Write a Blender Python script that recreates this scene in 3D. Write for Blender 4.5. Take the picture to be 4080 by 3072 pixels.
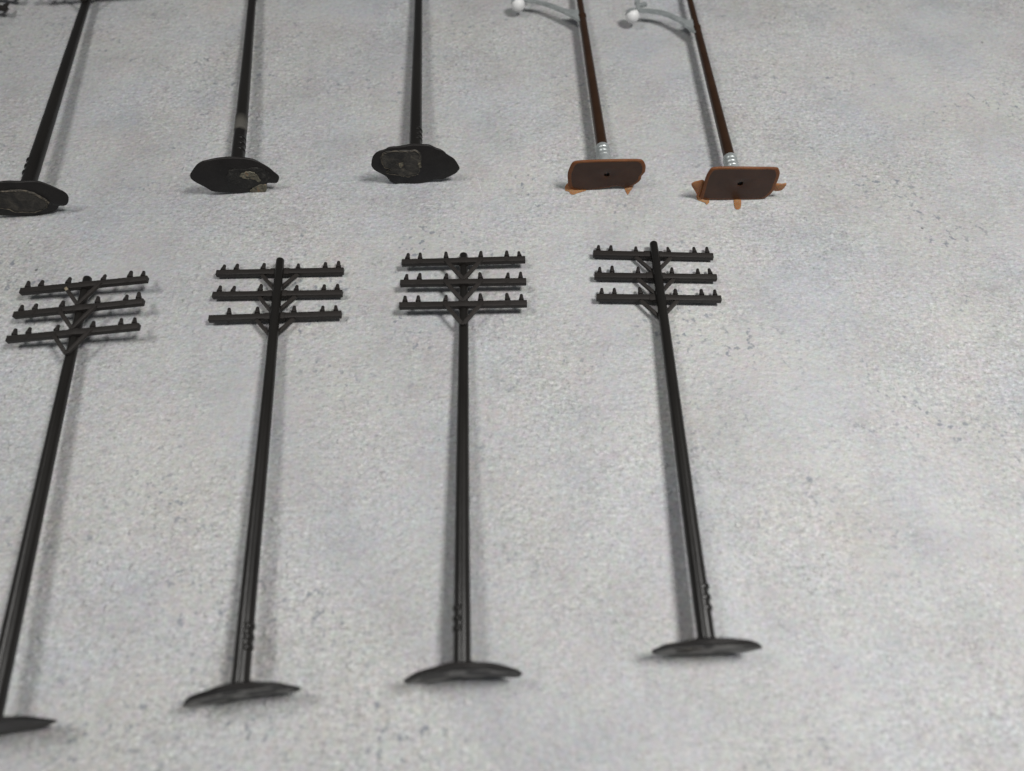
import bpy, bmesh, math, random
from mathutils import Vector, Matrix

for o in list(bpy.data.objects):
    bpy.data.objects.remove(o)
scene = bpy.context.scene
COL = scene.collection
MM = 0.001                                   # everything below is written in millimetres

# ------------------------------------------------------------------ camera
PW, PH = 4080.0, 3072.0
FPX = 2834.6                                 # focal length in photo pixels
TILT = math.radians(60.95)                   # looking down
ROLL = math.radians(0.2)
CAMH = 179.1                                 # lens height above the board, mm
fw = Vector((0, math.cos(TILT), -math.sin(TILT)))
up0 = Vector((0, math.sin(TILT), math.cos(TILT)))
rt0 = Vector((1, 0, 0))
rt = math.cos(ROLL) * rt0 + math.sin(ROLL) * up0
up = -math.sin(ROLL) * rt0 + math.cos(ROLL) * up0
cam_d = bpy.data.cameras.new('camera')
cam = bpy.data.objects.new('camera', cam_d)
COL.objects.link(cam)
cam.matrix_world = Matrix.Translation(Vector((0, 0, CAMH)) * MM) @ Matrix((rt, up, -fw)).transposed().to_4x4()
cam_d.sensor_fit = 'HORIZONTAL'
cam_d.sensor_width = 36.0
cam_d.lens = 36.0 * FPX / PW
cam_d.clip_start = 0.005
cam_d.clip_end = 20
cam_d.dof.use_dof = True
cam_d.dof.focus_distance = 0.229
cam_d.dof.aperture_fstop = 7.4
scene.camera = cam

# ------------------------------------------------------------------ light: dim room + two lamps either side
world = bpy.data.worlds.new('World')
scene.world = world
world.use_nodes = True
bg = world.node_tree.nodes['Background']
bg.inputs['Color'].default_value = (0.93, 0.97, 1.0, 1)
bg.inputs['Strength'].default_value = 0.115


def area_lamp(name, loc, target, size, power, color):
    d = bpy.data.lights.new(name, 'AREA')
    d.shape = 'DISK'
    d.size = size
    d.energy = power
    d.color = color
    o = bpy.data.objects.new(name, d)
    COL.objects.link(o)
    o.location = Vector(loc) * MM
    o.rotation_euler = (Vector(target) - Vector(loc)).to_track_quat('-Z', 'Y').to_euler()
    return o


area_lamp('lamp_right', (245, 85, 480), (170, -60, 0), 0.14, 2.55, (1.0, 0.985, 0.96))
area_lamp('lamp_left', (-275, 120, 490), (-60, 30, 0), 0.15, 0.95, (1.0, 0.985, 0.96))

vs = scene.view_settings
vs.view_transform = 'Standard'
vs.look = 'None'
vs.exposure = 0.0
vs.gamma = 1.0
vs.use_curve_mapping = False
scene.render.engine = 'CYCLES'

# ------------------------------------------------------------------ pixel -> place


def ray(u, v):
    return fw + (u - PW / 2) / FPX * rt - (v - PH / 2) / FPX * up


def at_z(px, z):
    d = ray(*px)
    return Vector((0, 0, CAMH)) + d * ((z - CAMH) / d.z)


def on_plane(px, p0, n):
    d = ray(*px)
    c = Vector((0, 0, CAMH))
    return c + d * ((p0 - c).dot(n) / d.dot(n))


def crop(x0, y0, s, pts):
    return [(x0 + x * s, y0 + y * s) for x, y in pts]


# ------------------------------------------------------------------ materials


def nodemat(name):
    m = bpy.data.materials.new(name)
    m.use_nodes = True
    nt = m.node_tree
    return m, nt, nt.nodes['Principled BSDF']


def N(nt, kind, **kw):
    n = nt.nodes.new(kind)
    for k, v in kw.items():
        if k.startswith('i_'):
            n.inputs[k[2:].replace('_', ' ')].default_value = v
        else:
            setattr(n, k, v)
    return n


def noise(nt, vec, scale, detail=3, rough=0.55, dist=0.0):
    n = N(nt, 'ShaderNodeTexNoise')
    n.inputs['Scale'].default_value = scale
    n.inputs['Detail'].default_value = detail
    n.inputs['Roughness'].default_value = rough
    n.inputs['Distortion'].default_value = dist
    nt.links.new(vec, n.inputs['Vector'])
    return n.outputs['Fac']


def ramp(nt, fac, stops):
    r = N(nt, 'ShaderNodeValToRGB')
    el = r.color_ramp.elements
    while len(el) < len(stops):
        el.new(0.5)
    for e, (p, c) in zip(el, stops):
        e.position = p
        e.color = (*c, 1) if len(c) == 3 else c
    nt.links.new(fac, r.inputs['Fac'])
    return r.outputs['Color']


def mix(nt, fac, a, b, mode='MIX'):
    m = N(nt, 'ShaderNodeMix', data_type='RGBA', blend_type=mode)
    for sock, val in ((m.inputs[0], fac), (m.inputs[6], a), (m.inputs[7], b)):
        if hasattr(val, 'is_output'):
            nt.links.new(val, sock)
        elif isinstance(val, (int, float)):
            sock.default_value = val
        else:
            sock.default_value = (*val, 1)
    return m.outputs[2]


def bump(nt, bsdf, h, strength, dist, prev=None):
    b = N(nt, 'ShaderNodeBump')
    b.inputs['Strength'].default_value = strength
    b.inputs['Distance'].default_value = dist
    nt.links.new(h, b.inputs['Height'])
    if prev is not None:
        nt.links.new(prev, b.inputs['Normal'])
    nt.links.new(b.outputs['Normal'], bsdf.inputs['Normal'])
    return b.outputs['Normal']


def coords(nt, scale=(1, 1, 1)):
    tc = N(nt, 'ShaderNodeTexCoord')
    mp = N(nt, 'ShaderNodeMapping')
    mp.inputs['Scale'].default_value = scale
    nt.links.new(tc.outputs['Object'], mp.inputs['Vector'])
    return mp.outputs['Vector']


def mat_surface():
    m, nt, b = nodemat('printed_concrete_board')
    v = coords(nt)
    vg = coords(nt, (0.8, 1.0, 1.0))
    g = lambda x: (x, x, x)
    big = noise(nt, v, 9, 3, 0.55)
    mid = noise(nt, v, 42, 4, 0.6)
    hue = noise(nt, v, 26, 3, 0.6)
    hue2 = noise(nt, v, 63, 4, 0.65)
    col = ramp(nt, big, [(0.3, (0.465, 0.467, 0.472)), (0.7, (0.540, 0.540, 0.538))])
    col = mix(nt, 0.5, col, ramp(nt, hue, [(0.32, (0.80, 0.84, 0.92)), (0.5, g(0.9)), (0.68, (0.95, 0.935, 0.875))]), 'MULTIPLY')
    col = mix(nt, 0.50, col, ramp(nt, hue2, [(0.3, (0.92, 0.845, 0.845)), (0.5, g(0.93)), (0.7, (0.93, 0.97, 0.95))]), 'MULTIPLY')
    col = mix(nt, 0.7, col, ramp(nt, mid, [(0.25, g(0.78)), (0.52, g(0.99)), (0.8, g(1.10))]), 'MULTIPLY')
    # grain: sandy speckle, stronger in patches
    patch = ramp(nt, noise(nt, v, 15, 4, 0.62), [(0.38, g(0.30)), (0.60, g(1.0))])
    grain = noise(nt, vg, 1050, 2.5, 0.68)
    gcol = ramp(nt, grain, [(0.22, g(0.36)), (0.40, g(0.88)), (0.56, g(1.05)), (0.80, g(1.55))])
    col = mix(nt, patch, col, mix(nt, 1.0, col, gcol, 'MULTIPLY'))
    chroma = N(nt, 'ShaderNodeTexNoise')
    chroma.inputs['Scale'].default_value = 600
    chroma.inputs['Detail'].default_value = 2
    nt.links.new(v, chroma.inputs['Vector'])
    col = mix(nt, 0.10, col, chroma.outputs['Color'], 'OVERLAY')
    grain2 = noise(nt, vg, 330, 3, 0.65)
    col = mix(nt, patch, col, mix(nt, 1.0, col, ramp(nt, grain2, [(0.26, g(0.82)), (0.46, g(1.0)), (0.72, g(1.11))]), 'MULTIPLY'))
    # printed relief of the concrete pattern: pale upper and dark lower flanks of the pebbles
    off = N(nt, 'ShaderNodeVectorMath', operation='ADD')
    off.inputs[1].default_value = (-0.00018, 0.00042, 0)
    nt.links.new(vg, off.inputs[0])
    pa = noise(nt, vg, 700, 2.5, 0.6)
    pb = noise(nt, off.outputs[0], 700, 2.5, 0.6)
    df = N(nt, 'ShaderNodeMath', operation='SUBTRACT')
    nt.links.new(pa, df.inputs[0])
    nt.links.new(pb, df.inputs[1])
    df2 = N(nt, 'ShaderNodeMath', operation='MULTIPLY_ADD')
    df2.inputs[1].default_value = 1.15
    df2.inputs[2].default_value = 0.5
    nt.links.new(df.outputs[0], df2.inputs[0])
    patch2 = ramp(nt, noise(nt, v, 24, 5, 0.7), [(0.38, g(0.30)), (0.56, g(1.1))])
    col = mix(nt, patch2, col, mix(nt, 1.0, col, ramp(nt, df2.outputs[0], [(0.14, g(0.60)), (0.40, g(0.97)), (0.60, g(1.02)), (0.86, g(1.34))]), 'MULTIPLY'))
    # blue-grey flecks in drifts
    fl = noise(nt, v, 430, 2, 0.6)
    drift = noise(nt, v, 26, 4, 0.68, 0.6)
    fmask = mix(nt, 1.0, ramp(nt, fl, [(0.58, g(0)), (0.67, g(1))]), ramp(nt, drift, [(0.50, g(0)), (0.62, g(0.85))]), 'MULTIPLY')
    col = mix(nt, fmask, col, (0.205, 0.22, 0.25))
    # pale pebbly blobs
    vor = N(nt, 'ShaderNodeTexVoronoi', feature='F1')
    vor.inputs['Scale'].default_value = 330
    vor.inputs['Randomness'].default_value = 1.0
    wv = N(nt, 'ShaderNodeVectorMath', operation='MULTIPLY_ADD')
    wv.inputs[1].default_value = (0.0016, 0.0016, 0.0016)
    nt.links.new(chroma.outputs['Color'], wv.inputs[0])
    nt.links.new(v, wv.inputs[2])
    nt.links.new(wv.outputs[0], vor.inputs['Vector'])
    cellr = N(nt, 'ShaderNodeSeparateColor')
    nt.links.new(vor.outputs['Color'], cellr.inputs[0])
    sel = mix(nt, 1.0, ramp(nt, cellr.outputs[0], [(0.55, g(0)), (0.62, g(1))]), patch, 'MULTIPLY')
    blob = mix(nt, 1.0, ramp(nt, vor.outputs['Distance'], [(0.12, g(1)), (0.36, g(0))]), sel, 'MULTIPLY')
    col = mix(nt, mix(nt, 1.0, blob, g(0.30), 'MULTIPLY'), col, (0.72, 0.72, 0.70))
    # odd dark specks
    vor2 = N(nt, 'ShaderNodeTexVoronoi', feature='F1')
    vor2.inputs['Scale'].default_value = 62
    nt.links.new(v, vor2.inputs['Vector'])
    c2 = N(nt, 'ShaderNodeSeparateColor')
    nt.links.new(vor2.outputs['Color'], c2.inputs[0])
    sp = mix(nt, 1.0, ramp(nt, vor2.outputs['Distance'], [(0.022, g(1)), (0.036, g(0))]),
             ramp(nt, c2.outputs[1], [(0.62, g(0)), (0.66, g(0.8))]), 'MULTIPLY')
    col = mix(nt, sp, col, (0.10, 0.10, 0.11))
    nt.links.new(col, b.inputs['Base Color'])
    b.inputs['Roughness'].default_value = 0.52
    b.inputs['Specular IOR Level'].default_value = 0.42
    n1 = bump(nt, b, grain2, 0.6, 0.0007)
    n2 = bump(nt, b, grain, 0.5, 0.0003, n1)
    bump(nt, b, blob, 0.7, 0.0005, n2)
    return m


def mat_plastic(name, c1, c2, rough, bscale=900, bstr=0.25, stretch=(1, 0.25, 1), spec=0.5, wear=None):
    m, nt, b = nodemat(name)
    v = coords(nt, stretch)
    f = noise(nt, v, 160, 4, 0.6)
    col = ramp(nt, f, [(0.3, c1), (0.7, c2)])
    if wear:
        w = noise(nt, v, 900, 3, 0.7)
        col = mix(nt, ramp(nt, w, [(0.66, (0, 0, 0)), (0.76, (0.6, 0.6, 0.6))]), col, wear)
    nt.links.new(col, b.inputs['Base Color'])
    r = noise(nt, v, 300, 3, 0.6)
    rr = N(nt, 'ShaderNodeMapRange')
    rr.inputs['To Min'].default_value = rough - 0.07
    rr.inputs['To Max'].default_value = rough + 0.10
    nt.links.new(r, rr.inputs['Value'])
    nt.links.new(rr.outputs[0], b.inputs['Roughness'])
    b.inputs['Specular IOR Level'].default_value = spec
    bump(nt, b, noise(nt, v, bscale, 4, 0.65), bstr, 0.0002)
    return m


M_SURF = mat_surface()
M_POLE = mat_plastic('black_pole_plastic', (0.008, 0.0072, 0.0065), (0.014, 0.0125, 0.011), 0.30, 700, 0.22, (1, 0.12, 1), spec=0.36, wear=(0.04, 0.037, 0.032))
M_ARM = mat_plastic('black_crossarm_plastic', (0.014, 0.0118, 0.0105), (0.028, 0.0236, 0.021), 0.48, 1100, 0.5, (0.2, 1, 1), spec=0.35, wear=(0.07, 0.062, 0.055))
M_INS = mat_plastic('black_insulator_plastic', (0.015, 0.0125, 0.0115), (0.026, 0.021, 0.019), 0.45, 1500, 0.25, (1, 1, 1))
M_PLATE = mat_plastic('black_base_plastic', (0.009, 0.008, 0.0078), (0.019, 0.0165, 0.0155), 0.48, 420, 0.6, (1, 1, 1), spec=0.3, wear=(0.06, 0.052, 0.043))
def mat_rub():
    m, nt, b = nodemat('rubbed_grey_band')
    tc = N(nt, 'ShaderNodeTexCoord')
    sp = N(nt, 'ShaderNodeSeparateXYZ')
    nt.links.new(tc.outputs['Generated'], sp.inputs[0])
    v = coords(nt, (1, 0.3, 1))
    ad = N(nt, 'ShaderNodeMath', operation='MULTIPLY_ADD')
    ad.inputs[1].default_value = 0.22
    nt.links.new(noise(nt, v, 420, 3, 0.6), ad.inputs[0])
    sh = N(nt, 'ShaderNodeMath', operation='SUBTRACT')
    sh.inputs[1].default_value = 0.11
    nt.links.new(sp.outputs[1], sh.inputs[0])
    nt.links.new(sh.outputs[0], ad.inputs[2])
    col = ramp(nt, ad.outputs[0], [(0.04, (0.012, 0.011, 0.010)), (0.2, (0.10, 0.094, 0.083)), (0.55, (0.085, 0.08, 0.07)), (0.95, (0.012, 0.011, 0.010))])
    nt.links.new(col, b.inputs['Base Color'])
    b.inputs['Roughness'].default_value = 0.45
    b.inputs['Specular IOR Level'].default_value = 0.25
    return m


M_RUB = mat_rub()


def mat_glue(name, c1, c2, c3, scale=260):
    m, nt, b = nodemat(name)
    v = coords(nt)
    f = noise(nt, v, scale, 5, 0.65, 0.8)
    col = ramp(nt, f, [(0.36, (0.012, 0.0105, 0.0095)), (0.43, c1), (0.56, c2), (0.72, c3)])
    nt.links.new(col, b.inputs['Base Color'])
    b.inputs['Roughness'].default_value = 0.58
    bump(nt, b, noise(nt, v, scale * 1.7, 5, 0.7), 1.0, 0.0006)
    return m


M_GLUE_DARK = mat_glue('dried_glue_brown', (0.022, 0.019, 0.015), (0.046, 0.040, 0.032), (0.095, 0.083, 0.064))
M_GLUE_BLACK = mat_glue('dried_glue_black', (0.008, 0.007, 0.006), (0.018, 0.016, 0.013), (0.085, 0.08, 0.07), 420)
M_GLUE_GREY = mat_glue('dried_glue_grey', (0.018, 0.016, 0.013), (0.046, 0.041, 0.033), (0.12, 0.105, 0.08))
M_FOOT = mat_plastic('foot_light_in_colour', (0.10, 0.096, 0.089), (0.19, 0.183, 0.17), 0.44, 500, 0.4, (1, 1, 1))  # raised grey stands in for front light on the shaded foot faces
M_GLUE_RIM = mat_glue('dried_glue_pale_rim', (0.05, 0.043, 0.032), (0.12, 0.10, 0.075), (0.20, 0.17, 0.12), 500)
M_GLUE_TAN = mat_glue('dried_glue_tan', (0.09, 0.08, 0.055), (0.21, 0.195, 0.145), (0.30, 0.13, 0.045), 520)


def mat_brown(name, c1, c2, rough, sss):
    m, nt, b = nodemat(name)
    v = coords(nt)
    f = noise(nt, v, 150, 4, 0.6)
    nt.links.new(ramp(nt, f, [(0.3, c1), (0.7, c2)]), b.inputs['Base Color'])
    b.inputs['Roughness'].default_value = rough
    b.inputs['Specular IOR Level'].default_value = 0.35
    if sss:
        b.inputs['Subsurface Weight'].default_value = sss
        b.inputs['Subsurface Radius'].default_value = (1.0, 0.36, 0.11)
        b.inputs['Subsurface Scale'].default_value = 0.0012
    bump(nt, b, noise(nt, v, 700, 4, 0.65), 0.18, 0.0002)
    return m


M_BROWN = mat_brown('brown_post_plastic', (0.026, 0.0115, 0.0052), (0.036, 0.0165, 0.0078), 0.26, 0.0)
M_BPLATE = mat_brown('brown_base_plastic', (0.042, 0.0175, 0.0095), (0.066, 0.030, 0.0175), 0.40, 0.3)
M_BEDGE = mat_brown('brown_base_edge', (0.13, 0.044, 0.013), (0.20, 0.074, 0.023), 0.5, 0.4)
M_FLASH = mat_brown('translucent_brown_flash', (0.25, 0.098, 0.036), (0.40, 0.20, 0.09), 0.5, 0.5)


def mat_silver():
    m, nt, b = nodemat('silver_paint')
    v = coords(nt)
    nt.links.new(ramp(nt, noise(nt, v, 300, 4, 0.6), [(0.3, (0.36, 0.39, 0.385)), (0.7, (0.54, 0.57, 0.57))]), b.inputs['Base Color'])
    b.inputs['Metallic'].default_value = 0.55
    b.inputs['Roughness'].default_value = 0.36
    bump(nt, b, noise(nt, v, 1400, 4, 0.7), 0.35, 0.0002)
    return m


M_SILVER = mat_silver()
M_WHITE = mat_plastic('white_globe_paint', (0.74, 0.74, 0.735), (0.82, 0.82, 0.82), 0.42, 900, 0.3, (1, 1, 1))
M_SCRATCH = mat_plastic('pale_scratch', (0.68, 0.68, 0.69), (0.78, 0.78, 0.79), 0.5, 900, 0.1, (1, 1, 1))


def mat_scuffed_brace():
    m, nt, b = nodemat('scuffed_brace_plastic')
    v = coords(nt)
    f = noise(nt, v, 1100, 3, 0.6)
    nt.links.new(ramp(nt, f, [(0.3, (0.16, 0.125, 0.08)), (0.6, (0.30, 0.25, 0.17))]), b.inputs['Base Color'])
    b.inputs['Roughness'].default_value = 0.6
    return m


M_SCUFF = mat_scuffed_brace()

# ------------------------------------------------------------------ mesh helpers (local mm -> m)


def finish(name, bm, mat, parent=None, smooth=True, angle=40):
    bmesh.ops.scale(bm, vec=(MM, MM, MM), verts=bm.verts)
    bmesh.ops.recalc_face_normals(bm, faces=bm.faces)
    me = bpy.data.meshes.new(name)
    bm.to_mesh(me)
    bm.free()
    if smooth:
        for p in me.polygons:
            p.use_smooth = True
        try:
            me.set_sharp_from_angle(angle=math.radians(angle))
        except Exception:
            pass
    me.materials.append(mat)
    o = bpy.data.objects.new(name, me)
    COL.objects.link(o)
    o.parent = parent
    return o


def lathe(bm, prof, seg=20, jitter=0.0, rnd=None, cx=0.0, cz=0.0, wob=None):
    """profile of (y, r) turned round the local Y axis"""
    rings = []
    for y, r in prof:
        ox, oz = wob(y) if wob else (0, 0)
        ring = []
        for k in range(seg):
            a = 2 * math.pi * k / seg
            q = r * (1 + (rnd.uniform(-jitter, jitter) if rnd else 0))
            ring.append(bm.verts.new((cx + ox + q * math.cos(a), y, cz + oz + q * math.sin(a))))
        rings.append(ring)
    for a, b in zip(rings, rings[1:]):
        for k in range(seg):
            bm.faces.new((a[k], a[(k + 1) % seg], b[(k + 1) % seg], b[k]))
    bm.faces.new(rings[0][::-1])
    bm.faces.new(rings[-1])


def bar(bm, p, q, w, t, bev=0.15, upv=Vector((0, 0, 1)), taper=1.0):
    """bevelled bar from p to q, w across, t along upv"""
    p, q = Vector(p), Vector(q)
    d = (q - p).normalized()
    side = d.cross(upv).normalized()
    u = side.cross(d).normalized()
    vs_ = []
    for c, k in ((p, 1.0), (q, taper)):
        for sx, sz in ((-1, -1), (1, -1), (1, 1), (-1, 1)):
            vs_.append(bm.verts.new(c + side * (sx * w / 2 * k) + u * (sz * t / 2 * k)))
    fs = [(0, 1, 2, 3), (7, 6, 5, 4), (0, 4, 5, 1), (1, 5, 6, 2), (2, 6, 7, 3), (3, 7, 4, 0)]
    faces = [bm.faces.new([vs_[i] for i in f]) for f in fs]
    if bev:
        eds = list({e for f in faces for e in f.edges})
        bmesh.ops.bevel(bm, geom=eds, offset=bev, segments=2, profile=0.6, affect='EDGES')


def resample(pts, n_sub=4, rnd=None, jit=0.0):
    """closed Catmull-Rom through the outline, optionally roughened"""
    out = []
    n = len(pts)
    for i in range(n):
        p0, p1, p2, p3 = [Vector(pts[(i + k) % n]) for k in (-1, 0, 1, 2)]
        for j in range(n_sub):
            t = j / n_sub
            v = 0.5 * ((2 * p1) + (p2 - p0) * t + (2 * p0 - 5 * p1 + 4 * p2 - p3) * t * t + (3 * p1 - p0 - 3 * p2 + p3) * t ** 3)
            if rnd:
                v = v + Vector((rnd.uniform(-jit, jit), rnd.uniform(-jit, jit)))
            out.append(v)
    return out


def slab(bm, outline, layers, cap0=True, rim=0.0):
    """outline in local (x,z); layers = [(y, shrink)] stacked along Y, caps fan to the middle"""
    c = sum(outline, Vector((0, 0))) / len(outline)
    rings = []
    for y, k in layers:
        rings.append([bm.verts.new((c.x + (p.x - c.x) * k, y, c.y + (p.y - c.y) * k)) for p in outline])
    n = len(outline)
    for a, b in zip(rings, rings[1:]):
        for i in range(n):
            bm.faces.new((a[i], a[(i + 1) % n], b[(i + 1) % n], b[i]))
    for ring, y in ((rings[0], layers[0][0]), (rings[-1], layers[-1][0])):
        cv = bm.verts.new((c.x, y, c.y))
        for i in range(n):
            bm.faces.new((ring[i], ring[(i + 1) % n], cv))
    return c


def frame_empty(name, A, T, roll, label, cat, group):
    """local Y runs from the base A to the head T, local Z points up off the board"""
    ey = (T - A).normalized()
    ex = ey.cross(Vector((0, 0, 1))).normalized()
    ez = ex.cross(ey).normalized()
    Mx = Matrix((ex, ey, ez)).transposed()
    Mx = Mx @ Matrix.Rotation(-roll, 3, 'Y')
    o = bpy.data.objects.new(name, None)
    o.empty_display_size = 0.005
    COL.objects.link(o)
    W = Matrix.Translation(A * MM) @ Mx.to_4x4()
    o.matrix_world = W
    o['label'] = label
    o['category'] = cat
    if group:
        o['group'] = group
    # point -> local mm
    inv = (Matrix.Translation(A) @ Mx.to_4x4()).inverted()
    return o, inv, Mx


# ------------------------------------------------------------------ the board
bm = bmesh.new()
bmesh.ops.create_grid(bm, x_segments=2, y_segments=2, size=0.9 / MM)
bmesh.ops.translate(bm, vec=(0, 200, 0), verts=bm.verts)
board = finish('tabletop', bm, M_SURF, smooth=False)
board['kind'] = 'structure'
rs = random.Random(5)
for pts in ([(1893, 680), (1912, 740), (1925, 790)], [(1850, 770), (1885, 738)], [(1560, 1150), (1640, 1120)],
            [(300, 690), (345, 640)], [(2300, 1085), (2360, 1130)], [(2075, 2085), (2100, 2010)],
            [(1180, 420), (1215, 470)], [(2960, 1420), (3010, 1400)]):
    P = [at_z(p, 0.02) for p in pts]
    bm = bmesh.new()
    L_, R_ = [], []
    for i, p in enumerate(P):
        d = (P[min(i + 1, len(P) - 1)] - P[max(i - 1, 0)]).normalized()
        s = Vector((-d.y, d.x, 0)) * (0.05 if 0 < i < len(P) - 1 else 0.025)
        L_.append(bm.verts.new(p + s))
        R_.append(bm.verts.new(p - s))
    for i in range(len(P) - 1):
        bm.faces.new((L_[i], L_[i + 1], R_[i + 1], R_[i]))
    finish('scratch', bm, M_SCRATCH, board, smooth=False)

# ------------------------------------------------------------------ telephone poles
INS_ME = None


def insulator_mesh():
    global INS_ME
    if INS_ME is None:
        bm = bmesh.new()
        lathe(bm, [(-0.3, 0.45), (0.36, 0.46), (0.44, 0.80), (0.75, 0.82), (1.30, 0.72), (1.36, 0.64), (2.2, 0.55), (2.65, 0.46), (2.85, 0.26)], 14)
        t = finish('insulator', bm, M_INS)
        INS_ME = t.data
        bpy.data.objects.remove(t)
    return INS_ME


INS_FR = (-0.457, -0.354, -0.142, 0.137, 0.350, 0.455)


def telephone_pole(px_low, z_low, px_top, z_top, px_bot, arms, side, label, plate, roll=0.0, skip=(), r0=2.1, r1=1.27,
                   head=None, ridges=(), ridge_side=1, cone=False, ridge_h=0.36, seed=1, scuff=False, rub=None, arm_z=None):
    """side=+1: arms lie on top of the post; -1: arms underneath, against the board"""
    rnd = random.Random(seed)
    A = at_z(px_low, z_low)
    T = at_z(px_top, z_top)
    root, inv, Mx = frame_empty('telephone_pole', A, T, roll, label, 'model pole', 'black model telephone poles')
    ey = Mx.col[1].copy()
    C = at_z(px_bot, 0)
    s_pl = (C - A).dot(ey)                              # plate plane along the post
    L = (T - A).length if head is None else head
    loc = lambda w: inv @ w
    wob_a, wob_p = rnd.uniform(0.05, 0.14), rnd.uniform(0, 6)
    env = lambda y: max(0.0, min(1.0, (y - s_pl) / 30)) * max(0.0, min(1.0, (L - y) / 30))
    wob = lambda y: (wob_a * env(y) * math.sin(y / 23 + wob_p), 0.0)
    bm = bmesh.new()
    prof = []
    n = 46
    for i in range(n + 1):
        y = s_pl + 0.3 + (L - 0.9 - s_pl - 0.3) * i / n
        f = (y - s_pl) / (L - s_pl)
        prof.append((y, (r0 + (r1 - r0) * f) * (1 + rnd.uniform(-0.012, 0.012))))
    if cone:
        prof += [(L - 0.55, r1 * 0.97), (L + 0.15, r1 * 0.35), (L + 0.25, r1 * 0.1)]
    else:
        prof += [(L - 0.45, r1 * 0.96), (L - 0.12, r1 * 0.78), (L, r1 * 0.5)]
    lathe(bm, prof, 22, 0.008, rnd, wob=wob)
    pole = finish('post', bm, M_POLE, root, angle=50)
    rad = lambda y: r0 + (r1 - r0) * (y - s_pl) / (L - s_pl)
    # moulded nail ridges near the foot: part rings round one side of the post
    for y in ridges:
        bm = bmesh.new()
        r = rad(y)
        a0 = 0 if ridge_side > 0 else math.pi
        secs = []
        for k in range(9):
            a = a0 + math.radians(-62 + 124 * k / 8 + 25 * ridge_side)
            e = math.sin(math.pi * k / 8) * ridge_h + 0.02
            ring = []
            for yy, rr in ((-0.75, -0.12), (-0.5, e * 0.8), (0.0, e), (0.5, e * 0.75), (0.75, -0.12)):
                ring.append(bm.verts.new(((r + rr) * math.cos(a), y + yy + 0.1 * math.sin(3 * a), (r + rr) * math.sin(a))))
            secs.append(ring)
        for u, v in zip(secs, secs[1:]):
            for k in range(4):
                bm.faces.new((u[k], u[k + 1], v[k + 1], v[k]))
        finish('ridge', bm, M_POLE, root, angle=60)
    if rub:
        bm = bmesh.new()
        prof = []
        for i in range(9):
            y = rub[0] + (rub[1] - rub[0]) * i / 8
            prof.append((y, rad(y) + 0.06 - (0.0 if 0 < i < 8 else 0.12)))
        lathe(bm, prof, 22, wob=wob)
        finish('rubbed_band', bm, M_RUB, root)
    # cross arms
    TH, TW = 1.55, 1.95
    zc = arm_z if arm_z is not None else (r1 * 0.55 + TH / 2 if side > 0 else -(r1 * 0.30 + TH / 2))
    nrm = Mx.col[2].copy()
    p0 = A + nrm * zc
    for ai, (pl, pr) in enumerate(arms):
        if isinstance(pl, tuple):
            a = loc(on_plane(pl, p0, nrm))
            b = loc(on_plane(pr, p0, nrm))
        else:                                       # (s, half length)
            a, b = Vector((-pr, pl, zc)), Vector((pr, pl, zc))
        a.z = b.z = zc
        mid = (a + b) / 2
        ln = (b - a).length
        d = (b - a).normalized()
        armo = bpy.data.objects.new('cross_arm', None)
        bm = bmesh.new()
        bar(bm, (-ln / 2, 0, 0), (ln / 2, 0, 0), TW, TH, 0.16)
        if side < 0:
            bar(bm, (-3.0, 0, 0.12), (3.0, 0, 0.12), TW + 0.34, TH, 0.12)
        else:
            bar(bm, (-1.5, 0, -0.1), (1.5, 0, -0.1), TW + 0.14, TH + 0.26, 0.08)
        for fx in (-0.354, 0.350):                  # round moulding bosses
            seg = 16
            zt = TH / 2 + 0.05
            z0 = zt - 0.3
            lo = [bm.verts.new((fx * ln + 0.9 * math.cos(2 * math.pi * k / seg), 0.9 * math.sin(2 * math.pi * k / seg) - 0.12, z0 if side > 0 else -z0 - 0.0)) for k in range(seg)]
            hi = [bm.verts.new((v.co.x, v.co.y, zt if side > 0 else -zt)) for v in lo]
            for k in range(seg):
                bm.faces.new((lo[k], lo[(k + 1) % seg], hi[(k + 1) % seg], hi[k]))
            bm.faces.new(hi)
            bm.faces.new(lo[::-1])
        # slight warp so arms are not ruler straight
        wa, wb_ = rnd.uniform(-0.22, 0.22), rnd.uniform(-0.12, 0.12)
        for v in bm.verts:
            t = v.co.x / (ln / 2)
            v.co.y += wa * (t * t - 0.33) * 0.6 + rnd.uniform(-0.015, 0.015)
            v.co.z += wb_ * t * t * 0.5
        bpy.data.objects.remove(armo)
        arm = finish('cross_arm', bm, M_ARM, root, angle=35)
        arm.location = mid * MM
        arm.rotation_euler = (0, 0, math.atan2(d.y, d.x))
        for k, fx in enumerate(INS_FR):
            if (ai, k) in skip:
                continue
            ins = bpy.data.objects.new('insulator', insulator_mesh())
            COL.objects.link(ins)
            ins.parent = arm
            ins.location = Vector((fx * ln, TW / 2 + wa * ((2 * fx) ** 2 - 0.33) * 0.6, 0.0)) * MM
            ins.rotation_euler = (rnd.uniform(-0.07, 0.07), 0, rnd.uniform(-0.12, 0.12))
            q = rnd.uniform(0.92, 1.06)
            ins.scale = (q, q * rnd.uniform(0.95, 1.05), q)
        for sx in (-1, 1):
            bm = bmesh.new()
            zb = (TH / 2 - 0.25) if side > 0 else (0.05)
            yo = 0.0 if side > 0 else -TW / 2 + 0.1
            x0 = sx * 5.6
            foot = Vector((sx * 0.25, -7.4, zb - (0.25 if side > 0 else -0.1)))
            bar(bm, (x0, yo - (0.1 if side > 0 else 0), zb + (0.05 if side > 0 else 0)), foot, 1.12, 0.85, 0.1)
            if side > 0:
                bmesh.ops.translate(bm, vec=(0, 0, 0.22), verts=bm.verts)
            finish('brace', bm, M_ARM, arm, angle=35)
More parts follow.
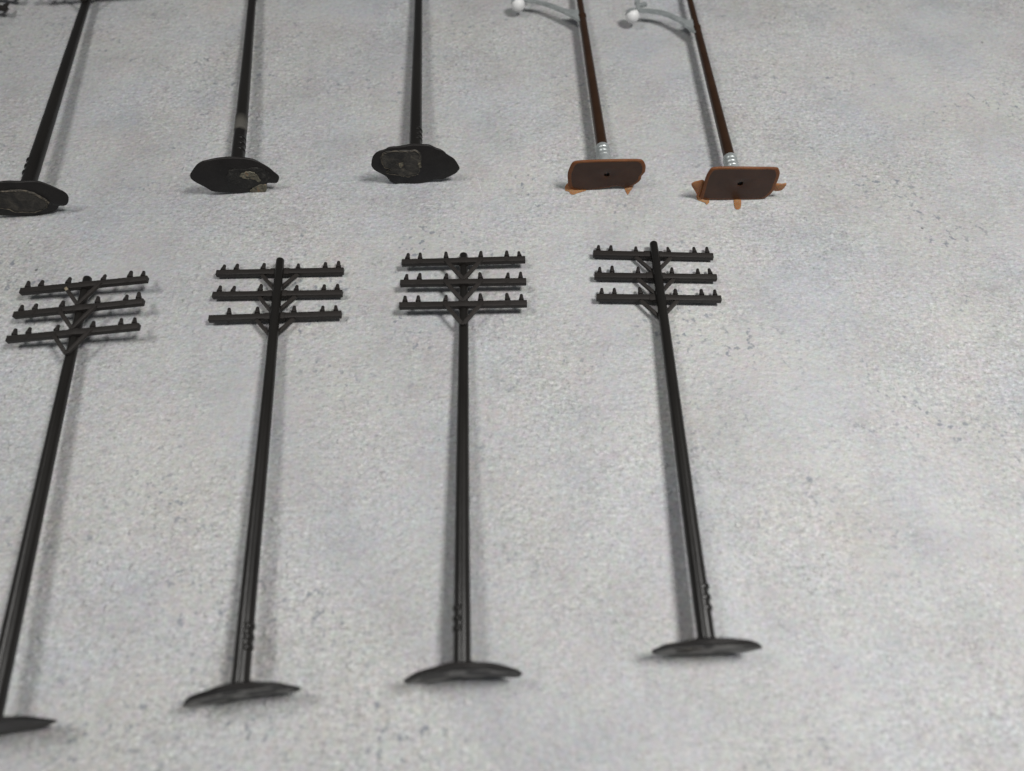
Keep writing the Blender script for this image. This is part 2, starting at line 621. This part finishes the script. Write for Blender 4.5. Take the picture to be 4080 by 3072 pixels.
        if side > 0:
            bm = bmesh.new()                        # boss joining both braces to the post
            zlo = -zc + rad(L) * 0.55
            bar(bm, (0, -7.45, zlo), (0, -7.45, TH / 2 + 0.2), 0.9, 1.0, 0.1, Vector((0, 1, 0)))
            finish('brace_boss', bm, M_ARM, arm, angle=35)
        if scuff and ai == 0:
            bm = bmesh.new()
            u0 = Vector((-5.6, -0.1, TH / 2 + 0.02)); u1 = Vector((-0.25, -7.4, TH / 2 - 0.28))
            bar(bm, u0.lerp(u1, 0.12) + Vector((0, 0, 0.05)), u0.lerp(u1, 0.27) + Vector((0, 0, 0.05)), 0.9, 0.82, 0.12)
            finish('pale_scuff', bm, M_SCUFF, arm, angle=35)
    # base plate: flat foot face towards the viewer, mounded side towards the post
    foot_n = ey
    pp = C.copy()
    if 'px' in plate:
        out = []
        for p in plate['px']:
            q = loc(on_plane(p, pp, foot_n))
            out.append(Vector((q.x, q.z)))
    else:
        lt, rt_ = plate['tips']
        top = plate['top']
        q0, q1 = loc(on_plane(lt, pp, foot_n)) if lt else None, loc(on_plane(rt_, pp, foot_n))
        hx1 = q1.x if 'hw' not in plate else plate['hw']
        hx0 = q0.x if (q0 is not None and 'hw' not in plate) else -abs(hx1)
        out = []
        zb = -loc(A).z - (A.z) / nrm.z
        m = 22
        for k in range(m):
            a = 2 * math.pi * k / m
            ca, sa = math.cos(a), math.sin(a)
            x = (hx1 if ca > 0 else -hx0) * math.copysign(abs(ca) ** 1.0, ca)
            z = (top if sa > 0 else -zb) * math.copysign(abs(sa) ** 1.0, sa)
            jj = 1 + rnd.uniform(-0.045, 0.045)
            out.append(Vector((x * (1 + rnd.uniform(-0.01, 0.01)), z * jj)))
    # rest the lowest point on the board
    low = min((root.matrix_world @ (Vector((p.x, s_pl, p.y)) * MM)).z for p in out) / MM
    for p in out:
        p.y -= (low + 0.03) * (1.0 if p.y < 0 else 0.0) / nrm.z
    fine = resample(out, 4, rnd, plate.get('jit', 0.05))
    bm = bmesh.new()
    yaw_pl = plate.get('skew', 0.0)
    c = slab(bm, fine, [(0.0, 0.965), (0.12, 0.99), (0.5, 1.0), (0.95, 0.985), (1.25, 0.93), (1.75, 0.62), (2.2, 0.28), (2.9, 0.14)])
    for v in bm.verts:                              # uneven moulded face
        if v.co.y > 1.3:
            k = (v.co.y - 1.3) / 1.6
            v.co.x += (0 - c.x) * k
            v.co.z += (0 - c.y) * k
        v.co.y *= 1 - 0.6 * min(1.0, abs(v.co.x / 14) ** 2)
        v.co.y += 0.16 * math.sin(v.co.x * 0.7 + seed) * math.cos(v.co.z * 0.6 + seed * 2) + math.tan(yaw_pl) * v.co.x
        v.co.y += plate.get('bow', 0.0) * (v.co.x / 14) ** 2
        v.co.y += s_pl
    pl = finish('base_plate', bm, M_PLATE, root, angle=50)
    for gl in plate.get('glue', ()):  # dried glue, and with M_FOOT the front light painted onto a foot
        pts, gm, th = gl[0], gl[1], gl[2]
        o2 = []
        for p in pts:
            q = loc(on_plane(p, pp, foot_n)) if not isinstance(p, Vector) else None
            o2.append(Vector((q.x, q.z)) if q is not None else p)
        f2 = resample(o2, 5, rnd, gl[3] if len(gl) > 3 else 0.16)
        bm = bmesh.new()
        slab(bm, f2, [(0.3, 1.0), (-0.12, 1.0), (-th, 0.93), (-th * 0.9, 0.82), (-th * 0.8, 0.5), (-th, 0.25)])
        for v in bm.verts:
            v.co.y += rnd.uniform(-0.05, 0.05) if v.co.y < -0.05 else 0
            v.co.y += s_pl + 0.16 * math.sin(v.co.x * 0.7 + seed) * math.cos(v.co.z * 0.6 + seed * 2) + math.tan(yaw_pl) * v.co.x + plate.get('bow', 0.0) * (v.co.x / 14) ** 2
        gp = finish('glue_or_lit_patch', bm, gm, pl, angle=70)
        if th > 0.35 and len(o2) > 10:
            cc = sum(f2, Vector((0, 0))) / len(f2)
            bm = bmesh.new()
            rows = []
            for p in f2:
                k0 = 0.965 + rnd.uniform(-0.05, 0.025)
                row = []
                for kk, yy in ((k0 + 0.025, -0.05), (k0 + 0.012, -th - 0.10), (k0 - 0.006, -th - 0.10), (k0 - 0.025, -th + 0.12)):
                    q = cc + (p - cc) * kk
                    row.append(bm.verts.new((q.x, yy + s_pl + 0.16 * math.sin(q.x * 0.7 + seed) * math.cos(q.y * 0.6 + seed * 2), q.y)))
                rows.append(row)
            for i in range(len(rows)):
                if rnd.random() < 0.22:
                    continue
                u, w = rows[i], rows[(i + 1) % len(rows)]
                for k in range(3):
                    bm.faces.new((u[k], u[k + 1], w[k + 1], w[k]))
            finish('glue_rim', bm, M_GLUE_RIM, pl, angle=70)
    return root, inv, A, ey, s_pl


def s_of(A_px, zA, T_px, zT, px):
    A, T = at_z(A_px, zA), at_z(T_px, zT)
    e = (T - A).normalized()
    z = zA
    for _ in range(4):
        q = at_z(px, z)
        s = (q - A).dot(e)
        z = A.z + e.z * s
    return s


# front row ---------------------------------------------------------
lowz = 7.2
P1 = ((68, 2400), 6.4, (350, 1105), 2.7)
telephone_pole(*P1, (-10, 2932),
               [((84, 1163), (589, 1113)), ((57, 1257), (573, 1204)), ((30, 1353), (556, 1301))], 1,
               'black model telephone pole with a pale tan scuff on its topmost brace', dict(tips=(None, (222, 2890)), top=10.5, skew=0.0, hw=13.6),
               roll=math.radians(3.0), seed=3, scuff=True)
P2 = ((988, 2400), 6.4, (1117, 1032), 2.7)
telephone_pole(*P2, (960, 2790),
               [((863, 1091), (1370, 1081)), ((848, 1178), (1365, 1170)), ((833, 1272), (1361, 1254))], -1,
               'black model telephone pole whose lowest crossarm has lost its end insulator',
               dict(tips=((711, 2782), (1214, 2755)), top=7.8, skew=0.057, bow=-1.0, glue=[([Vector(p) for p in ((-12, .8), (-6, 4.6), (5, 5.0), (12, 1.6), (9, -2.6), (0, -4.4), (-9, -3))], M_FOOT, 0.12)]), skip=((2, 0),), seed=8,  # M_FOOT patch: foot face painted paler in place of front light
               ridges=[s_of(*P2, p) for p in ((985, 2499), (982, 2541), (978, 2583))], ridge_side=1)
P3 = ((1842, 2400), 6.4, (1847, 1010), 1.7)
telephone_pole(*P3, (1847, 2708),
               [((1601, 1048), (2093, 1035)), ((1595, 1129), (2097, 1122)), ((1591, 1219), (2100, 1210))], 1,
               'black model telephone pole with pointed tip, crossarms uppermost, between two round-tipped poles',
               dict(tips=((1614, 2701), (2079, 2685)), top=8.4, bow=-1.15, skew=0.036, glue=[([Vector(p) for p in ((-12, 0.5), (-6, 4.4), (5, 4.8), (12, 1), (9, -2.4), (0, -4), (-9, -3))], M_FOOT, 0.12)]), cone=True, seed=12,  # M_FOOT patch is no glue: front light put into the foot colour
               ridges=[s_of(*P3, p) for p in ((1842, 2425), (1842, 2467), (1842, 2507))], ridge_side=-1)
P4 = ((2795, 2400), 6.6, (2603, 966), 2.7)
telephone_pole(*P4, (2830, 2612),
               [((2363, 1012), (2841, 1023)), ((2368, 1100), (2855, 1107)), ((2376, 1186), (2873, 1193))], -1,
               'round-tipped black model telephone pole with all insulators, nearest the brown lamp posts',
               dict(tips=((2592, 2593), (3052, 2578)), top=7.4, bow=-0.25, skew=0.03, glue=[([Vector(p) for p in ((-12, 0), (-6, 4.4), (5, 4.9), (12, 1), (9, -3), (0, -5), (-8, -4))], M_FOOT, 0.12), ([Vector(p) for p in ((-8, 2.2), (-4, 3.2), (-2, 2.2), (-5, 1.2))], M_GLUE_RIM, 0.3)]), seed=21,  # M_FOOT patch brightens the shaded foot by colour alone
               ridges=[s_of(*P4, p) for p in ((2800, 2340), (2806, 2383), (2812, 2424))], ridge_side=1)

# back row ----------------------------------------------------------
HEAD = [(119.5, 19.1), (111.0, 19.1), (102.5, 19.1)]


def back_head(A_px, zA, T_px, zT):
    return 0


B1o = crop(0, 0, .5402, [(515, 1480), (490, 1430), (430, 1400), (350, 1365), (265, 1345), (100, 1345), (-60, 1360), (-170, 1420), (-200, 1490),
                         (-150, 1550), (-50, 1590), (60, 1605), (260, 1605), (390, 1580), (435, 1555), (445, 1535), (500, 1525)])
B1g = crop(0, 0, .5402, [(-100, 1460), (-40, 1415), (80, 1400), (180, 1400), (270, 1430), (340, 1470), (365, 1495), (340, 1530), (260, 1560),
                         (130, 1560), (60, 1535), (-60, 1530), (-120, 1500)])
telephone_pole((118, 715), 7.2, (344, 8), 4.2, (70, 866), [(s_ + 3.5, h_) for s_, h_ in HEAD], 1,
               'black model telephone pole with an oval of dried brown glue on its foot',
               dict(px=B1o, glue=[(B1g, M_GLUE_DARK, 0.55)]), head=124, seed=31, r0=2.3, ridge_side=-1,
               ridges=[s_of((118, 715), 7.2, (344, 8), 4.2, p) for p in ((135, 648), (128, 672), (121, 697))])
B2o = crop(700, 0, .48, [(118, 1455), (150, 1400), (200, 1355), (290, 1328), (400, 1318), (515, 1312), (640, 1330), (730, 1370), (810, 1425),
                         (858, 1470), (862, 1495), (845, 1530), (770, 1535), (758, 1560), (750, 1600), (640, 1608), (450, 1612), (320, 1605),
                         (250, 1570), (160, 1520), (125, 1485)])
B2g = [(crop(700, 0, .48, [(535, 1450), (590, 1422), (640, 1422), (680, 1450), (705, 1500), (680, 1505), (650, 1482), (560, 1475)]), M_GLUE_TAN, 0.45, 0.28),
       (crop(700, 0, .48, [(622, 1590), (640, 1562), (700, 1530), (758, 1535), (748, 1590), (700, 1603)]), M_GLUE_TAN, 0.3, 0.24),
       (crop(700, 0, .48, [(440, 1420), (500, 1400), (560, 1405), (700, 1390), (770, 1430), (785, 1480), (740, 1525), (600, 1560), (500, 1530), (430, 1500)]), M_GLUE_BLACK, 0.22, 0.3)]
telephone_pole((948, 622), 7.2, (1006, 2), 4.6, (945, 773), HEAD, -1,
               'black model telephone pole with grey rubbed band and tan orange glue on its foot',
               dict(px=B2o, glue=B2g), head=124, seed=37, r0=2.3, ridge_h=0.2,
               ridges=[s_of((948, 622), 7.2, (1006, 2), 4.6, p) for p in ((955, 560), (953, 582), (951, 604))], ridge_side=1,
               rub=[s_of((948, 622), 7.2, (1006, 2), 4.6, p) for p in ((957, 534), (963, 463))])
B3o = crop(1400, 0, .48, [(165, 1370), (180, 1300), (215, 1265), (270, 1250), (320, 1228), (420, 1220), (520, 1208), (630, 1207), (700, 1235),
                          (760, 1255), (800, 1290), (860, 1330), (897, 1390), (885, 1420), (850, 1450), (770, 1485), (700, 1490), (600, 1520),
                          (450, 1525), (345, 1522), (290, 1470), (240, 1440), (190, 1410)])
B3g = [(crop(1400, 0, .48, [(240, 1320), (260, 1270), (330, 1250), (450, 1245), (560, 1250), (580, 1320), (572, 1390), (560, 1440), (510, 1460),
                            (450, 1465), (400, 1450), (300, 1440), (290, 1420), (320, 1405), (270, 1385)]), M_GLUE_GREY, 0.4),
       (crop(1400, 0, .48, [(398, 1350), (424, 1345), (428, 1368), (405, 1385)]), M_GLUE_TAN, 0.62),
       (crop(1400, 0, .48, [(555, 1350), (575, 1345), (580, 1380), (562, 1378)]), M_GLUE_TAN, 0.6)]
telephone_pole((1656, 568), 7.2, (1667, 2), 4.6, (1640, 732), HEAD, -1,
               'black model telephone pole with grey glue crust on the left half of its dark foot',
               dict(px=B3o, glue=B3g), head=124, seed=43, r0=2.3, ridge_h=0.16,
               ridges=[s_of((1656, 568), 7.2, (1667, 2), 4.6, p) for p in ((1658, 525), (1657, 545), (1657, 562))], ridge_side=1)

# neighbour of the back row: only the tip of its lowest crossarm reaches into view
TIP = at_z((30, 40), 3.6)
yaw = math.radians(-9)
d0 = Vector((math.sin(-yaw) * 0 + math.sin(math.radians(12)), math.cos(math.radians(12)), 0))
side0 = Vector((d0.y, -d0.x, 0))
cen = TIP - side0 * 19.1                       # where the lowest arm crosses the post
A0 = cen - d0 * 102.5


def to_px(p):
    q = p - Vector((0, 0, CAMH))
    z = q.dot(fw)
    return (PW / 2 + FPX * q.dot(rt) / z, PH / 2 - FPX * q.dot(up) / z)


A0.z = 7.2
T0 = A0 + d0 * 124
T0.z = 1.7
C0 = A0 - d0 * 6
C0.z = 0
telephone_pole(to_px(A0), 7.2, to_px(T0), 1.7, to_px(C0), HEAD, 1,
               'black crossarm tip with one insulator, beside the pole with brown-glued foot',
               dict(tips=(None, to_px(C0 + side0 * 13.8 + Vector((0, 0, 7.2)))), top=7.6, hw=13.8), head=124, seed=53)

# ------------------------------------------------------------------ brown lamp posts


def lamp_post(px_low, z_low, px_top, z_top, px_bot, plate_px, hole_px, arm_top, arm_bot, ball_px, joint_px, collar_px, flashes, label, seed, r0, r1, ball_r, head=112):
    rnd = random.Random(seed)
    A = at_z(px_low, z_low)
    T = at_z(px_top, z_top)
    root, inv, Mx = frame_empty('lamp_post', A, T, 0, label, 'model lamp', 'brown model lamp posts')
    ey, nrm = Mx.col[1].copy(), Mx.col[2].copy()
    loc = lambda w: inv @ w
    C = at_z(px_bot, 0)
    s_pl = (C - A).dot(ey)
    zA, zT = z_low, z_top
    sj = s_of(px_low, zA, px_top, zT, joint_px)
    rad = lambda y: r0 + (r1 - r0) * (y - s_pl) / (head - s_pl)
    s_col = s_of(px_low, zA, px_top, zT, collar_px)
    bm = bmesh.new()
    prof = []
    for i in range(36):
        y = s_pl + 3.0 + (sj - s_pl - 3.0) * i / 35
        prof.append((y, rad(y) * (1 + rnd.uniform(-0.01, 0.01))))
    prof += [(sj + 0.15, rad(sj) * 1.10), (sj + 0.7, rad(sj) * 1.10), (sj + 0.9, rad(sj) * 0.90)]
    for i in range(1, 20):
        y = sj + 0.9 + (head - sj - 1.5) * i / 19
        prof.append((y, rad(y) * 0.90))
    prof += [(head - 0.2, rad(head) * 0.7), (head, rad(head) * 0.35)]
    lathe(bm, prof, 24, 0.006, rnd)
    finish('post', bm, M_BROWN, root, angle=50)
    # silver ringed collar at the foot
    bm = bmesh.new()
    rc = rad(s_pl) * 1.10
    y0 = s_col - 6.35
    prof = [(s_pl + 1.2, rc), (y0, rc)]
    for k in range(3):
        b = y0 + 0.7 + k * 1.75
        prof += [(b, rc * 1.0), (b + 0.25, rc * 1.09), (b + 0.8, rc * 1.10), (b + 1.1, rc * 1.0), (b + 1.3, rc * 0.985)]
    prof += [(y0 + 6.1, rc * 0.99), (y0 + 6.35, rc * 0.90)]
    lathe(bm, prof, 24, 0.012, rnd)
    finish('collar', bm, M_SILVER, root, angle=35)
    # foot plate with the post socket hole
    out = []
    for p in plate_px:
        q = loc(on_plane(p, C, ey))
        out.append(Vector((q.x, q.z)))
    low = min((root.matrix_world @ (Vector((p.x, s_pl, p.y)) * MM)).z for p in out) / MM
    for p in out:
        if p.y < 0:
            p.y -= (low + 0.03) / nrm.z
    fine = resample(out, 4, rnd, 0.035)
    hq = loc(on_plane(hole_px, C, ey))
    hr = 0.95
    n = len(fine)
    bm = bmesh.new()
    c2 = Vector((hq.x, hq.z))
    seg = n

    def ring(y, fn):
        return [bm.verts.new((fn(i).x, y + s_pl, fn(i).y)) for i in range(n)]
    cen_ = sum(fine, Vector((0, 0))) / n

    def sc(k):
        return lambda i: cen_ + (fine[i] - cen_) * k

    def hole(k):
        def f(i):
            d = (fine[i] - c2).normalized()
            return c2 + d * hr * k
        return f

    def inner(t):
        def f(i):
            a = cen_ + (fine[i] - cen_) * 0.93
            return a.lerp(c2 + (fine[i] - c2).normalized() * hr, t)
        return f
    rings = [ring(-2.6 + 4.6, hole(0.75)), ring(0.9, hole(0.95)), ring(0.05, hole(1.0)), ring(-0.02, hole(1.12)), ring(0.0, inner(0.6)), ring(0.03, inner(0.25)), ring(0.0, sc(0.91))]
    for a, b in zip(rings, rings[1:]):
        for i in range(n):
            bm.faces.new((a[i], a[(i + 1) % n], b[(i + 1) % n], b[i]))
    cv = bm.verts.new((c2.x, 2.0 + s_pl, c2.y))
    for i in range(n):
        bm.faces.new((rings[0][i], rings[0][(i + 1) % n], cv))
    pl = finish('base_plate', bm, M_BPLATE, root, angle=40)
    bm = bmesh.new()
    rings = [ring(0.0, sc(0.91)), ring(0.01, sc(0.95)), ring(0.12, sc(0.985)), ring(0.3, sc(1.0)), ring(0.7, sc(0.995)), ring(1.0, sc(0.96)), ring(1.2, sc(0.6)), ring(1.4, sc(0.2))]
    for a, b in zip(rings, rings[1:]):
        for i in range(n):
            bm.faces.new((a[i], a[(i + 1) % n], b[(i + 1) % n], b[i]))
    cv = bm.verts.new((cen_.x, 1.5 + s_pl, cen_.y))
    for i in range(n):
        bm.faces.new((rings[-1][i], rings[-1][(i + 1) % n], cv))
    finish('plate_edge', bm, M_BEDGE, pl, angle=50)
    for fl in flashes:
        o2 = []
        for p in fl:
            q = loc(on_plane(p, C + ey * 1.0, ey))
            o2.append(Vector((q.x, q.z)))
        bm = bmesh.new()
        slab(bm, resample(o2, 3, rnd, 0.06), [(s_pl + 0.75, 0.95), (s_pl + 0.85, 1.0), (s_pl + 1.15, 1.0), (s_pl + 1.2, 0.96)])
        for v in bm.verts:                          # rest on, not through, the board
            w = root.matrix_world @ (v.co * MM)
            if w.z < 0.25 * MM:
                lay = 0.15 + 0.25 * (v.co.y - s_pl - 0.75)
                cpos = Vector((0, 0, CAMH)) * MM
                d_ = w - cpos
                w2 = cpos + d_ * ((lay * MM - cpos.z) / d_.z)
                v.co = (root.matrix_world.inverted() @ w2) / MM
                v.co.y -= 0.3
        finish('moulding_flash', bm, M_FLASH, pl, angle=50)
    # bracket arm: flat tapering casting lying level with the post axis
    p0 = A.copy()
    tp = [loc(on_plane(p, p0, nrm)) for p in arm_top]
    bt = [loc(on_plane(p, p0, nrm)) for p in arm_bot]
    bm = bmesh.new()
    m = len(tp)
    zt = 0.45
    V = []
    for i in range(m):
        a, b = tp[i], bt[i]
        k = zt * (1.0 if i else 1.25)
        V.append([bm.verts.new((a.x, a.y, -k)), bm.verts.new((b.x, b.y, -k)), bm.verts.new((b.x, b.y, k)), bm.verts.new((a.x, a.y, k))])
    for u, v in zip(V, V[1:]):
        for k in range(4):
            bm.faces.new((u[k], u[(k + 1) % 4], v[(k + 1) % 4], v[k]))
    bm.faces.new(V[0])
    bm.faces.new(V[-1][::-1])
    bmesh.ops.bevel(bm, geom=list(bm.edges), offset=0.12, segments=2, affect='EDGES')
    arm = finish('bracket_arm', bm, M_SILVER, root, angle=40)
    # raised lower rib of the bracket
    bm = bmesh.new()
    for i in range(m - 1):
        bar(bm, (bt[i].x, bt[i].y, 0.25), (bt[i + 1].x, bt[i + 1].y, 0.2), 0.34, 1.2, 0.08)
    finish('bracket_rib', bm, M_SILVER, arm, angle=40)
    # globe: white ball with a silver cap on the bracket side
    cb = loc(on_plane(ball_px, p0, nrm))
    gl_z = -0.2
    bm = bmesh.new()
    bmesh.ops.create_uvsphere(bm, u_segments=28, v_segments=18, radius=ball_r)
    bmesh.ops.translate(bm, vec=(cb.x, cb.y, gl_z), verts=bm.verts)
    gl = finish('globe', bm, M_WHITE, root, angle=80)
    bm = bmesh.new()
    bmesh.ops.create_uvsphere(bm, u_segments=28, v_segments=18, radius=ball_r * 1.045)
    axis = Vector((-0.3, 0.75, 0.6)).normalized()
    kill = [v for v in bm.verts if v.co.normalized().dot(axis) < 0.30 + 0.04 * math.sin(5 * v.co.x)]
    bmesh.ops.delete(bm, geom=kill, context='VERTS')
    bmesh.ops.translate(bm, vec=(cb.x, cb.y, gl_z), verts=bm.verts)
    finish('globe_cap', bm, M_SILVER, gl, angle=80)
    # finial: two pegs on the bracket just behind the globe
    e = tp[-1].lerp(bt[-1], 0.5)
    bm = bmesh.new()
    bar(bm, (e.x - 0.5, e.y - 0.6, 0.2), (e.x - 0.1, e.y + 4.6, 0.3), 1.5, 1.5, 0.35)
    bar(bm, (e.x - 0.35, e.y + 4.0, 0.3), (e.x - 0.1, e.y + 5.8, 0.35), 2.1, 1.7, 0.5)
    bar(bm, (e.x - 0.2, e.y + 2.4, 0.3), (e.x + 3.4, e.y + 3.2, 0.5), 1.6, 1.5, 0.4)
    finish('finial', bm, M_SILVER, arm, angle=45)
    return root


c1 = lambda pts: crop(1950, 0, .48, pts)
c2_ = lambda pts: crop(2450, 0, .516, pts)
L1_plate = c1([(700, 1352), (760, 1342), (900, 1336), (1100, 1331), (1240, 1331), (1280, 1345), (1297, 1380), (1293, 1430), (1265, 1470), (1250, 1510),
               (1185, 1555), (1138, 1568), (1060, 1552), (960, 1568), (820, 1586), (740, 1588), (670, 1572), (652, 1520), (650, 1450), (670, 1390)])
L1_flash = [c1([(1120, 1540), (1190, 1540), (1170, 1575), (1150, 1606), (1140, 1600)]),
            c1([(660, 1520), (740, 1560), (800, 1575), (740, 1592), (695, 1608), (668, 1596), (660, 1580), (630, 1575), (630, 1550)])]
lamp_post((2395, 560), 6.2, (2310, 2), 5.0, (2395, 757), L1_plate, c1([(975, 1452)])[0],
          c1([(752, 85), (700, 88), (640, 82), (560, 50), (470, 20), (400, 5), (300, -8)]),
          c1([(755, 185), (690, 145), (610, 105), (540, 75), (460, 45), (390, 27), (300, 12)]),
          c1([(237, 32)])[0], c1([(778, 142)])[0], (2397, 584), L1_flash,
          'brown model lamp post beside the grey-crust pole, its foot ragged only along the bottom edge', 61, 2.05, 1.22, 2.75)
L2_plate = c2_([(760, 1302), (850, 1297), (1050, 1298), (1240, 1301), (1270, 1320), (1273, 1360), (1250, 1420), (1225, 1480), (1150, 1540), (1000, 1548),
                (850, 1548), (680, 1545), (660, 1530), (672, 1490), (690, 1420), (705, 1370), (730, 1325)])
L2_flash = [c2_([(590, 1420), (640, 1398), (690, 1395), (690, 1450), (665, 1500), (640, 1540), (632, 1500), (615, 1470)]),
            c2_([(1235, 1420), (1290, 1420), (1325, 1418), (1290, 1465), (1225, 1470)]),
            c2_([(920, 1530), (970, 1530), (971, 1590), (950, 1610), (925, 1597)]),
            c2_([(640, 1505), (720, 1530), (725, 1555), (708, 1572), (690, 1555), (635, 1535)])]
lamp_post((2898, 595), 6.2, (2749, 2), 5.0, (2915, 798), L2_plate, c2_([(968, 1420)])[0],
          c2_([(612, 155), (560, 158), (500, 138), (410, 98), (330, 80), (260, 73), (185, 68)]),
          c2_([(622, 262), (560, 215), (500, 172), (420, 132), (335, 107), (260, 95), (185, 92)]),
          c2_([(135, 118)])[0], c2_([(645, 222)])[0], (2907, 625), L2_flash,
          'brown model lamp post with tan plastic flash sticking out both sides of its foot', 67, 1.95, 1.15, 2.7)
